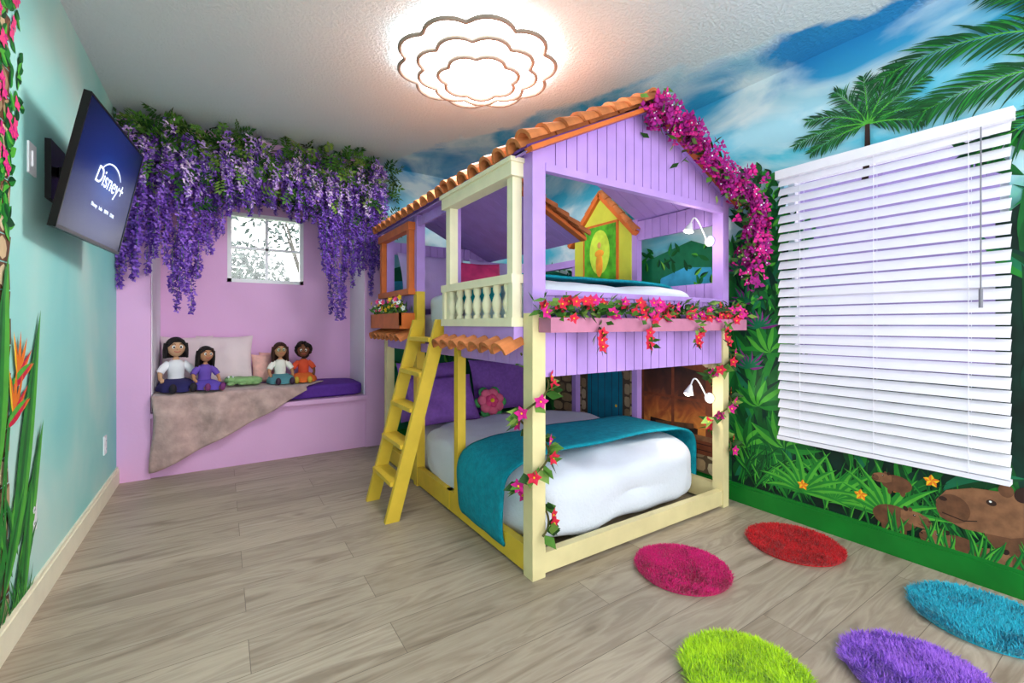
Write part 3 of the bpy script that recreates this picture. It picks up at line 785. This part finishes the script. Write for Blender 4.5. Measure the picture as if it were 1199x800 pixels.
# ---------------------------------------------------------------- bedding
DUV=mat("white_cotton_duvet",(220,226,238),.85,.03,5,.3,60,sheen=.1); MATT=mat("mattress_ticking",(225,220,215),.85,.03)
TEAL=mat("teal_faux_fur",(4,140,160),.95,.18,30,.8,90)
b=MB(); b.superbox((1.875,2.64,.18),(.64,.92,.13),10,MATT,10); b.build("mattress_lower",bed)
def duvet(name,c,h,m,e=6,amp=.016):
    b=MB(); b.superbox(c,h,e,m,64,amp,3.0); return b.build(name)
duvet("duvet",(1.868,2.385,.222),(.705,.74,.193),DUV,5,.024)
def runner(name,ya,yb,c,h,m,amp=.01,t0=-.35,t1=PI+.35,e=6):
    b=MB(); n=80;k=16;vs=[];fs=[]
    for i in range(n+1):
        t=t0+(t1-t0)*i/n
        ct,st=math.cos(t),math.sin(t)
        rr=(abs(ct)**e+abs(st)**e)**(-1/e)
        for j in range(k+1):
            y=ya+(yb-ya)*j/k
            p=Vector((c[0]+h[0]*ct*rr,y,c[1]+h[1]*st*rr))
            q=Vector((ct,0,st))*(amp*(noise.noise(p*3.0)+.25*noise.noise(p*8)))
            vs.append(p+q)
    for i in range(n):
        for j in range(k): fs.append((i*(k+1)+j,(i+1)*(k+1)+j,(i+1)*(k+1)+j+1,i*(k+1)+j+1))
    b.add(vs,fs,m,True); ob=b.build(name)
    sm=ob.modifiers.new("thick",'SOLIDIFY'); sm.thickness=.014; sm.offset=-1
    return ob
runner("teal_throw_blanket",1.80,2.25,(1.868,.222),(.750,.238),TEAL,.014,-.45,PI+.60,5)
b=MB(); b.superbox((1.875,2.64,1.095),(.63,.92,.105),10,MATT,10); b.build("mattress_upper",bed)
duvet("duvet",(1.875,2.385,1.220),(.665,.73,.125),DUV)
runner("teal_throw_blanket",1.92,2.40,(1.875,1.220),(.69,.160),TEAL,.012,.12,PI-.12)
PLP=mat("lavender_pillowcase",(140,92,185),.85,.12,40,.2,80); PLL=mat("light_lilac_pillowcase",(200,175,230),.85,.06,5,.2,80); 
def pil(name,c,w_,h_,t_,m,rx,rz):
    b=MB(); b.pillow(c,w_,h_,t_,m,rot('Z',rz)@rot('X',rx),18,.02); return b.build(name)
pil("pillow",(1.50,3.50,.57),.62,.48,.14,PLP,76,0); pil("pillow",(2.16,3.50,.57),.62,.48,.14,PLP,76,0)
pil("pillow",(1.48,3.28,.52),.60,.40,.14,PLP,62,3)
pil("pillow",(1.50,3.49,1.47),.60,.50,.15,PLL,74,0); pil("pillow",(2.16,3.49,1.47),.60,.50,.15,PLL,74,0)
pil("pillow",(1.82,3.27,1.46),.40,.40,.12,PKF,68,-8)
# flower cushion
b=MB(); fc=Vector((1.90,3.24,.47)); Mf=rot('Z',-12)@rot('X',68)
PINKC=mat("flower_cushion_pink",(240,110,145),.85,.15); LG2=mat("flower_cushion_leaf",(80,170,95),.85,.2)
for k in range(6):
    a=2*PI*k/6; b.ell(fc+Mf@Vector((.100*math.cos(a),.100*math.sin(a),-.02)),(.045,.045,.02),LG2,12,7,Mf)
for k in range(7):
    a=2*PI*k/7+.3; b.ell(fc+Mf@Vector((.070*math.cos(a),.070*math.sin(a),.005)),(.048,.048,.03),PINKC,12,7,Mf)
for k in range(5):
    a=2*PI*k/5; b.ell(fc+Mf@Vector((.03*math.cos(a),.03*math.sin(a),.028)),(.03,.03,.02),PKF,12,7,Mf)
b.ell(fc+Mf@Vector((0,0,.045)),(.018,.018,.014),YEL,12,7,Mf); b.build("flower_cushion")

# ---------------------------------------------------------------- foliage garlands
LV=[mat("silk_leaf_%d"%i,c,.6,.15,20) for i,c in enumerate([(58,104,34),(84,130,48),(36,76,28),(124,156,70)])]
STEM=mat("vine_stem",(90,85,45),.8)
def rdir(): 
    return Vector((random.gauss(0,1),random.gauss(0,1),random.gauss(0,1))).normalized()
def flower(mb,c,n,r,m,k=5,cen=YEL):
    a=n.orthogonal().normalized(); bb=n.cross(a).normalized()
    for i in range(k):
        t=2*PI*i/k; dd=a*math.cos(t)+bb*math.sin(t); mb.leaf(c,dd+n*.35,n.cross(dd),r,r*.75,m,.2)
    mb.ell(c+n*r*.1,r*.14,cen,6,4)
g_=MB()
pts=[Vector((1.80,1.49,2.19)),Vector((1.95,1.47,2.20)),Vector((2.15,1.46,2.10)),Vector((2.35,1.45,1.99)),Vector((2.52,1.44,1.90)),Vector((2.63,1.41,1.84)),Vector((2.65,1.40,1.66)),Vector((2.65,1.43,1.40))]
g_.tube(pts,.007,STEM,6)
def along(pts,t):
    t*=len(pts)-1; i=min(int(t),len(pts)-2); return pts[i].lerp(pts[i+1],t-i)
for i in range(640):
    t=R(); p=along(pts,t); sp_=.038+.03*(t>.6)
    q=p+Vector((random.gauss(0,sp_*.8),random.gauss(0,.03+.02*(t>.6)),random.gauss(0,sp_)))
    q.x=min(q.x,2.67); q.y=max(q.y,1.36)
    m_=random.choice([MG,MG2,MG2])
    n=(Vector((-.3,-1,.1))+rdir()*.8).normalized(); flower(g_,q,n,U(.024,.038),m_,3,WHT if R()<.3 else MG2)
for i in range(300):
    p=along(pts,R()**.8); q=p+Vector((random.gauss(0,.05),random.gauss(.02,.03),random.gauss(0,.05))); q.x=min(q.x,2.67); d_=rdir(); g_.leaf(q,d_,d_.orthogonal(),.06,.035,random.choice(LV))
g_.build("bougainvillea_garland",None,((-9,2.695),(1.335,9),(1.27,9)))
g_=MB()
for i in range(420):
    x=U(x0-.02,x1+.02); q=Vector((x,y0-.05+random.gauss(0,.025),min(1.24,1.165+abs(random.gauss(0,.033))))); d_=(rdir()+Vector((0,-.5,.2))); g_.leaf(q,d_,d_.orthogonal(),U(.04,.07),U(.025,.04),random.choice(LV))
for i in range(66):
    x=U(x0,x1+.02); q=Vector((x,y0-.09+random.gauss(0,.012),1.16+U(-.02,.07))); flower(g_,q,(Vector((-.2,-1,.2))+rdir()*.5).normalized(),U(.025,.036),random.choice([RED,RED,MG]),5)
for xx in(x0+.3,x0+.62,x0+1.02,x0+1.28):
    for k in range(14):
        q=Vector((xx+random.gauss(0,.02),y0-.11,1.14-k*.010)); d_=rdir()+Vector((0,-.5,-.8)); g_.leaf(q,d_,d_.orthogonal(),.05,.03,random.choice(LV))
    for k in range(3): flower(g_,Vector((xx+U(-.02,.02),y0-.12,1.08-k*.030)),Vector((-.2,-1,0)).normalized(),.032,RED,5)
g_.build("planter_flower_garland",None,((-9,2.69),(-9,9),(-9,1.262)))
def postvine(name,cx_,cy_,r_,za,zb,turns,nf):
    g_=MB(); n=80; P=[Vector((cx_+r_*math.cos(-PI/2+turns*2*PI*i/n)*1.15,cy_+r_*math.sin(-PI/2+turns*2*PI*i/n)*1.15,za+(zb-za)*i/n)) for i in range(n+1)]
    g_.tube(P,.005,STEM,5)
    for i in range(int(95*(zb-za))):
        p=along(P,R()); o_=(p-Vector((cx_,cy_,p.z))).normalized(); d_=o_+rdir()*.9+Vector((0,0,-.4)); g_.leaf(p,d_,d_.cross(o_)+rdir()*.2,U(.06,.09),U(.04,.055),random.choice(LV))
    for i in range(nf):
        p=along(P,(i+R())/nf); o_=(p-Vector((cx_,cy_,p.z))).normalized(); o2=(o_+Vector((-.4,-1,0))).normalized()
        flower(g_,p+o2*.03,o2,.036,random.choice([RED,MG]),5)
    g_.build(name)
postvine("post_vine_garland",x0+.035,y0+.035,.055,.20,.99,2.6,14)
postvine("post_vine_garland",x1-.03,y0+.035,.05,.35,.98,2.3,13)
g_=MB()
for i in range(170):
    q=Vector((x0-.055+random.gauss(0,.02),U(3.0,3.66),1.20+U(-.01,.07))); d_=rdir()+Vector((-.3,0,.6)); g_.leaf(q,d_,d_.orthogonal(),U(.04,.07),.025,random.choice(LV))
for i in range(34):
    q=Vector((x0-.08+random.gauss(0,.015),U(3.0,3.66),1.22+U(0,.09))); flower(g_,q,(Vector((-1,-.4,.3))+rdir()*.4).normalized(),.024,random.choice([YEL,WHT,PKF]),5,ORG)
g_.build("planter_flowers")

# ---------------------------------------------------------------- wisteria
WS=[mat("wisteria_%d"%i,c,.7,.15,25) for i,c in enumerate([(124,78,188),(150,106,210),(96,54,158),(200,166,230),(226,202,238)])]
ws=MB()
def blossom(mb,p,s,m_):
    d_=rdir(); d_.z-=.3; w_=d_.orthogonal(); mb.leaf(p,d_,w_,s,s*.9,m_,.4); mb.leaf(p,w_+rdir()*.4,d_,s*.9,s*.8,m_,.4)
def raceme(mb,x,y,z,Ln,pal,rad=.042):
    mb.tube([(x,y,z),(x+U(-.01,.01),y,z-Ln)],.002,LV[1],4)
    n=int(Ln*210)
    for i in range(n):
        t=(i/n)**.9; r_=rad*(1-t*.75)*(.55 if t<.08 else 1)*U(.4,1); a=U(0,2*PI)
        blossom(mb,Vector((x+r_*math.cos(a),y+r_*math.sin(a),z-Ln*t)),U(.018,.028),random.choice(pal))
prof=[(-.60,1.35),(-.5,1.35),(-.38,1.5),(-.28,1.10),(-.2,1.10),(-.12,1.30),(-.05,1.75),(.1,1.95),(.35,2.03),(.55,1.95),(.68,1.75),(.78,1.15),(.86,1.05),(.95,1.35),(1.05,1.42),(1.15,1.25),(1.22,1.6)]
def lowz(x):
    for (a,za),(b_,zb) in zip(prof,prof[1:]):
        if a<=x<=b_: return za+(zb-za)*(x-a)/(b_-a)
    return 1.6
x=-.58
while x<1.24:
    zl=lowz(x); 
    for k in range(2):
        y=U(3.93,4.05) if k==0 else U(4.0,4.08)
        zb=zl+U(0,.30); Ln=U(.28,.45); z=zb+Ln
        pal=[WS[0],WS[1],WS[2]] 
        while z<2.35:
            raceme(ws,x+U(-.03,.03),y,z,Ln,pal); z+=Ln*U(.55,.8)
        raceme(ws,x+U(-.03,.03),y,min(z,2.5),Ln,pal)
    x+=U(.045,.070)
for x in(-.30,.05,.02,.12,.45,.60,.66,.74,1.0,1.05,1.12,.9,.28,-.1,-.45,-.52,.5,.35,.82,1.18,-.2,.18):
    raceme(ws,x,3.88+U(-.03,.02),U(2.30,2.55),U(.2,.32),[WS[3],WS[4],WS[1]],.048)
for i in range(60):
    raceme(ws,U(-.58,1.22),3.90+U(-.03,.02),U(2.25,2.54),U(.15,.3),[WS[0],WS[1],WS[2],WS[3]],.042)
for i in range(520):
    x=U(-.60,1.26); zt=2.57; zz=zt-abs(random.gauss(0,.21)); zz=max(zz,lowz(x)+.1); y=U(3.88,4.06)
    if zz<1.9: y=U(3.98,4.07)
    p=Vector((x,y,zz)); d_=(rdir()+Vector((0,-.5,-.5))).normalized(); L_=U(.10,.18); side=d_.cross(rdir()).normalized()
    ml_=random.choice([LV[0],LV[1],LV[2],LV[3],LV[0]])
    for k in range(4):
        q=p+d_*L_*(k+1)/5
        for sg in(-1,1): ws.leaf(q,d_*.5+side*sg,d_,U(.04,.06),.024,ml_)
    ws.leaf(p+d_*L_*.85,d_,side,.06,.026,ml_)
for k in range(5): ws.tube([(-.59+i*.092,4.06+.02*math.sin(i+k),2.5-.05*k+.03*math.sin(i*1.3+k*2)) for i in range(21)],.006,STEM,5)
ws.build("wisteria_garland",None,((XL+.004,9),(-9,YB-.024),(-9,ZC-.004)))
w2=MB()
for i in range(130):
    t=R(); x=-.1+.95*t; z=2.15+.12*math.sin(t*PI)+random.gauss(0,.03); p=Vector((x,4.55+U(-.05,.05),z))
    for k in range(3): d2=rdir()+Vector((0,-.3,-.3)); w2.leaf(p,d2,d2.orthogonal(),.07,.03,random.choice(LV))
for i in range(16):
    t=i/15; raceme(w2,-.1+.95*t,4.52,2.17+.12*math.sin(t*PI),U(.1,.22)+(.25 if t<.12 or t>.88 else 0),[WS[0],WS[1],WS[3]],.03)
w2.build("wisteria_arch_garland")

# ---------------------------------------------------------------- nook items
PW=mat("blush_white_pillowcase",(228,208,212),.85,.05,6,.2,80); PP=mat("peach_pink_plush",(236,180,170),.9,.1,30,.3,120); GP=mat("sage_plush",(140,180,120),.9,.1,30,.3,120)
pil("pillow",(-.24,4.58,.82),.36,.42,.14,PW,74,4); pil("pillow",(.02,4.55,.82),.42,.43,.14,PW,70,-3)
pil("pillow",(.30,4.53,.73),.16,.26,.08,PP,75,8); pil("pillow",(.37,4.62,.74),.18,.26,.07,PP,80,-4)
b=MB(); 
b.superbox((.17,4.36,.650),(.12,.08,.033),3,GP,12,.008,9); b.ell((.06,4.32,.665),(.045,.04,.032),GP)
for sx in(.01,.09,.19):
    b.ell((sx+.05,4.27,.636),(.03,.028,.016),GP)
for sx in(.045,.075): b.ell((sx,4.288,.691),(.009,.009,.009),WHT,8,6)
b.build("frog_plush")
BLK2=mat("taupe_plush_blanket",(184,154,150),.9,.24,12,.6,25,sheen=.3)
b=MB(); nx,ny=48,44; vs=[];fs=[]
for i in range(nx+1):
    s=i/nx; X=-.425+1.02*s
    hem=.05+.52*(max(0,s-.03)/.97)**1.05; back=4.50-.12*s
    top=.600; tl_=back-4.085; dl=top-hem; tot=tl_+dl
    for j in range(ny+1):
        q=j/ny*tot
        if q<tl_: Y=back-q; Z=top+.005*noise.noise(Vector((X*7,Y*7,0)))+.003; xs=X+s*.22*(Y-4.085)/.35
        else:
            Z=top-(q-tl_); w2_=min(1,(q-tl_)/.15); Y=4.085-.012*w2_-.026*w2_*math.sin(X*19+Z*4)-.012*w2_*noise.noise(Vector((X*6,0,Z*5))); xs=X+.015*math.sin((top-Z)*9)
        if abs(q-tl_)<.03: Z-=.004
        vs.append((xs,Y,Z))
for i in range(nx):
    for j in range(ny): fs.append((i*(ny+1)+j,(i+1)*(ny+1)+j,(i+1)*(ny+1)+j+1,i*(ny+1)+j+1))
b.add(vs,fs,BLK2,True); ob=b.build("plush_blanket"); sm=ob.modifiers.new("thick",'SOLIDIFY'); sm.thickness=.008; sm.offset=0

# dolls
def doll(name,loc,s,turn,skin,hairc,dressc,skirtc,shoec,curly=False,short=False,glasses=False,lean=0):
    root=empty(name)
    root.location=loc; root.scale=(s,s,s); root.rotation_euler=(0,math.radians(lean),math.radians(turn))
    SK=mat("doll_skin_%d_%d_%d"%skin,skin,.8,.04); HR=mat("doll_hair_%d_%d_%d"%hairc,hairc,.7,.2,40,.6,120)
    DR=mat("doll_top_%d_%d_%d"%dressc,dressc,.85,.06); SKT=mat("doll_skirt_%d_%d_%d"%skirtc,skirtc,.85,.08); SH=mat("doll_shoe_%d_%d_%d"%shoec,shoec,.7,.05)
    vs=[(0,0,.045),(0,0,.10),(0,0,.155),(0,0,.185),(0,-.002,.210)]; rad=[.036,.032,.034,.016,.016]
    ed=[(0,1),(1,2),(2,3),(3,4)]
    for sg in(-1,1):
        o=len(vs)
        vs+= [(sg*.042,0,.16),(sg*.078,-.012,.118),(sg*.082,-.045,.078),(sg*.078,-.060,.066)]; rad+=[.016,.014,.011,.013]
        ed+=[(2,o),(o,o+1),(o+1,o+2),(o+2,o+3)]
        for fi,(dx,dy,dz) in enumerate(((-.006,-.016,-.004),(0,-.019,-.004),(.006,-.016,-.004),(-.012*sg,-.004,.006))):
            k=len(vs); vs.append((sg*.078+dx,-.060+dy,.066+dz)); rad.append(.0042); ed.append((o+3,k))
        o=len(vs)
        vs+=[(sg*.03,-.012,.036),(sg*.042,-.09,.036),(sg*.046,-.165,.022),(sg*.048,-.185,.026)]; rad+=[.024,.021,.016,.016]
        ed+=[(0,o),(o,o+1),(o+1,o+2),(o+2,o+3)]
    me=bpy.data.meshes.new("body"); me.from_pydata(vs,ed,[]); ob=bpy.data.objects.new("body",me); scn.collection.objects.link(ob); ob.parent=root
    md=ob.modifiers.new("skin",'SKIN'); md.use_smooth_shade=True; 
    for i,v in enumerate(me.skin_vertices[0].data): v.radius=(rad[i],rad[i]); v.use_root=(i==0)
    sb=ob.modifiers.new("sub",'SUBSURF'); sb.levels=1; sb.render_levels=1
    me.materials.append(SK)
    hd=empty("head_joint"); hd.parent=root; hd.location=(0,-.004,.258); hd.scale=(.84,.84,.88)
    h=MB(); hc=Vector((0,0,0))
    h.ell(hc,(.056,.052,.062),SK,20,14,None,lambda d,p: Vector((p.x*(1-.18*max(0,-d.z)),p.y,p.z)))
    h.ell(hc+Vector((0,-.053,-.008)),(.006,.008,.006),SK,8,6)
    for sg in(-1,1):
        h.ell(hc+Vector((sg*.056,0,-.004)),(.007,.011,.014),SK,8,6)
        h.ell(hc+Vector((sg*.021,-.047,.006)),(.0105,.005,.012),WHT,10,6); h.ell(hc+Vector((sg*.020,-.051,.005)),(.0062,.003,.0075),BRD,8,6)
        h.tube([hc+Vector((sg*.011,-.050,.024)),hc+Vector((sg*.02,-.048,.028)),hc+Vector((sg*.031,-.044,.024))],.0018,BRD,5)
        if glasses:
            h.tube([hc+Vector((sg*.021+.014*math.cos(t),-.056,.006+.014*math.sin(t))) for t in[2*PI*i/14 for i in range(14)]],.0016,mat("green_glasses",(40,150,90),.4),5,True)
    h.tube([hc+Vector((x_,-.049+abs(x_)*.12,-.028+x_*x_*14)) for x_ in(-.018,-.009,0,.009,.018)],.0022,mat("doll_lips",(190,70,70),.6),6)
    h.build("head",hd)
    hh=MB()
    if curly:
        for i in range(130):
            d=rdir(); 
            if d.y<-.25 and d.z<.45: continue
            p=hc+Vector((d.x*.066,d.y*.062+.006,d.z*.068+.010)); hh.ell(p,U(.014,.02),HR,7,5)
    else:
        hh.ell(hc+Vector((0,.010,.010)),(.062,.058,.064),HR,20,14,None,lambda d,p: Vector((p.x,p.y if d.y>-.1 or d.z>.35 else p.y*.25,p.z)))
        L0=.03 if short else .11
        for i in range(26):
            a=PI*(-.12+1.24*i/25); q=hc+Vector((.058*math.cos(a),.054*math.sin(a)+.006,.0))
            hh.tube([q+Vector((0,0,.03)),q+Vector((.004*math.cos(a),.004,-.02)),q+Vector((.010*math.cos(a),.006,-.04-L0))],[.012,.013,.006],HR,6)
        for sg in(-1,1): hh.tube([hc+Vector((0,-.030,.060)),hc+Vector((sg*.03,-.044,.045)),hc+Vector((sg*.053,-.030,.012))],[.008,.013,.008],HR,6)
    hh.build("hair",hd)
    c_=MB()
    c_.tube([(0,0,.05),(0,0,.09),(0,0,.13),(0,0,.168),(0,0,.186)],[.045,.040,.043,.044,.022],DR,16)
    for sg in(-1,1): c_.tube([(sg*.034,0,.166),(sg*.062,-.006,.140),(sg*.080,-.018,.112)],[.021,.022,.020],DR,10)
    vs=[];fs=[];n=28
    for i,(ry,rx,z_,oy) in enumerate(((.040,.044,.075,0),(.07,.066,.068,-.02),(.10,.085,.055,-.045),(.12,.098,.034,-.06),(.125,.10,.012,-.062))):
        for j in range(n):
            t=2*PI*j/n; k=1+.07*math.sin(t*7)*(i/4); yy=math.sin(t)*ry*k+oy; yy=min(yy,.055)
            vs.append((math.cos(t)*rx*k,yy,z_))
    for i in range(4):
        for j in range(n): fs.append((i*n+j,i*n+(j+1)%n,(i+1)*n+(j+1)%n,(i+1)*n+j))
    c_.add(vs,fs,SKT,True)
    for sg in(-1,1): c_.ell((sg*.048,-.192,.034),(.019,.018,.028),SH,12,8)
    c_.build("clothes",root)
    return root
sz=.604
doll("rag_doll",(-.30,4.33,sz),1.30,14,(205,160,125),(25,20,22),(235,235,240),(45,40,95),(35,30,40),short=True)
doll("rag_doll",(-.12,4.25,sz+.006),1.06,22,(190,135,100),(28,20,20),(110,80,175),(100,75,180),(120,50,110),lean=3)
doll("rag_doll",(.43,4.40,sz),1.12,5,(195,140,105),(60,32,22),(238,235,225),(90,150,160),(60,40,60),glasses=True)
doll("rag_doll",(.62,4.42,sz),1.08,-8,(120,75,52),(30,18,14),(215,80,50),(225,110,45),(200,170,60),curly=True)

# ---------------------------------------------------------------- rugs
def rug(name,cx_,cy_,rad,col,col2,n=11000,ln=.045,flow=.6):
    A=mat(name+"_fur_a",col,.9,.1,sheen=.3); B=mat(name+"_fur_b",col2,.9,.1,sheen=.3)
    b=MB(); K=48
    b.add([(cx_+rad*.97*math.cos(2*PI*i/K),cy_+rad*.97*math.sin(2*PI*i/K),z) for z in(.001,.008) for i in range(K)],[tuple(range(K,2*K))]+[(i,(i+1)%K,K+(i+1)%K,K+i) for i in range(K)],B)
    for i in range(n):
        rr_=rad*math.sqrt(R()); a=U(0,2*PI); p=Vector((cx_+rr_*math.cos(a),cy_+rr_*math.sin(a),.007))
        fl=noise.noise_vector(Vector((p.x*14,p.y*14,3)))
        d_=Vector((fl.x*flow*2+U(-.45,.45)+math.cos(a)*.25*(rr_/rad)**3,fl.y*flow*2+U(-.45,.45)+math.sin(a)*.25*(rr_/rad)**3,.8)).normalized()
        l_=ln*U(.7,1.1); w_=Vector((-d_.y,d_.x,0)).normalized()*.0016 if abs(d_.x)+abs(d_.y)>.01 else Vector((.002,0,0))
        mid=p+d_*l_*.55; tip=p+d_*l_*.9+Vector((d_.x,d_.y,-.3))*l_*.2
        b.add([p-w_,p+w_,mid+w_,mid-w_,tip],[(0,1,2,3),(3,2,4)],A if R()<.7 else B,False)
    b.build(name)
rug("round_pink_rug",1.757,1.275,.206,(222,24,118),(200,16,102),17000,.022,.25)
rug("round_red_rug",2.43,1.11,.213,(215,22,32),(190,15,25),17000,.022,.25)
rug("round_lime_rug",1.375,.765,.186,(190,228,30),(160,205,20),18000,.040,.42)
rug("round_purple_rug",1.830,.475,.188,(172,112,230),(140,82,210),18000,.040,.42)
rug("round_teal_rug",2.41,.435,.214,(45,190,215),(22,165,195),17000,.032,.34)

# ---------------------------------------------------------------- lighting
wd=bpy.data.worlds.new("world"); scn.world=wd; wd.use_nodes=True
bg=wd.node_tree.nodes["Background"]; bg.inputs[0].default_value=(.97,.98,1.0,1); bg.inputs[1].default_value=3.7
pl=bpy.data.lights.new("ceiling_lamp_downlight",'SPOT'); pl.energy=135; pl.shadow_soft_size=.3; pl.color=(.94,.98,1.0); pl.spot_size=math.radians(179); pl.spot_blend=.08
po=bpy.data.objects.new("ceiling_lamp_downlight",pl); scn.collection.objects.link(po); po.location=(LC[0],LC[1],2.45); po.parent=lamp

# ---------------------------------------------------------------- camera
cam=bpy.data.cameras.new("camera"); co=bpy.data.objects.new("camera",cam); scn.collection.objects.link(co); scn.camera=co
co.location=(0,0,1.12); co.rotation_euler=(math.radians(90),0,math.radians(-33.1))
cam.sensor_width=36; cam.lens=521/1199*36; cam.shift_y=-20/1199; cam.clip_start=.02
print("faces",sum(len(o.data.polygons) for o in scn.objects if o.type=='MESH'))
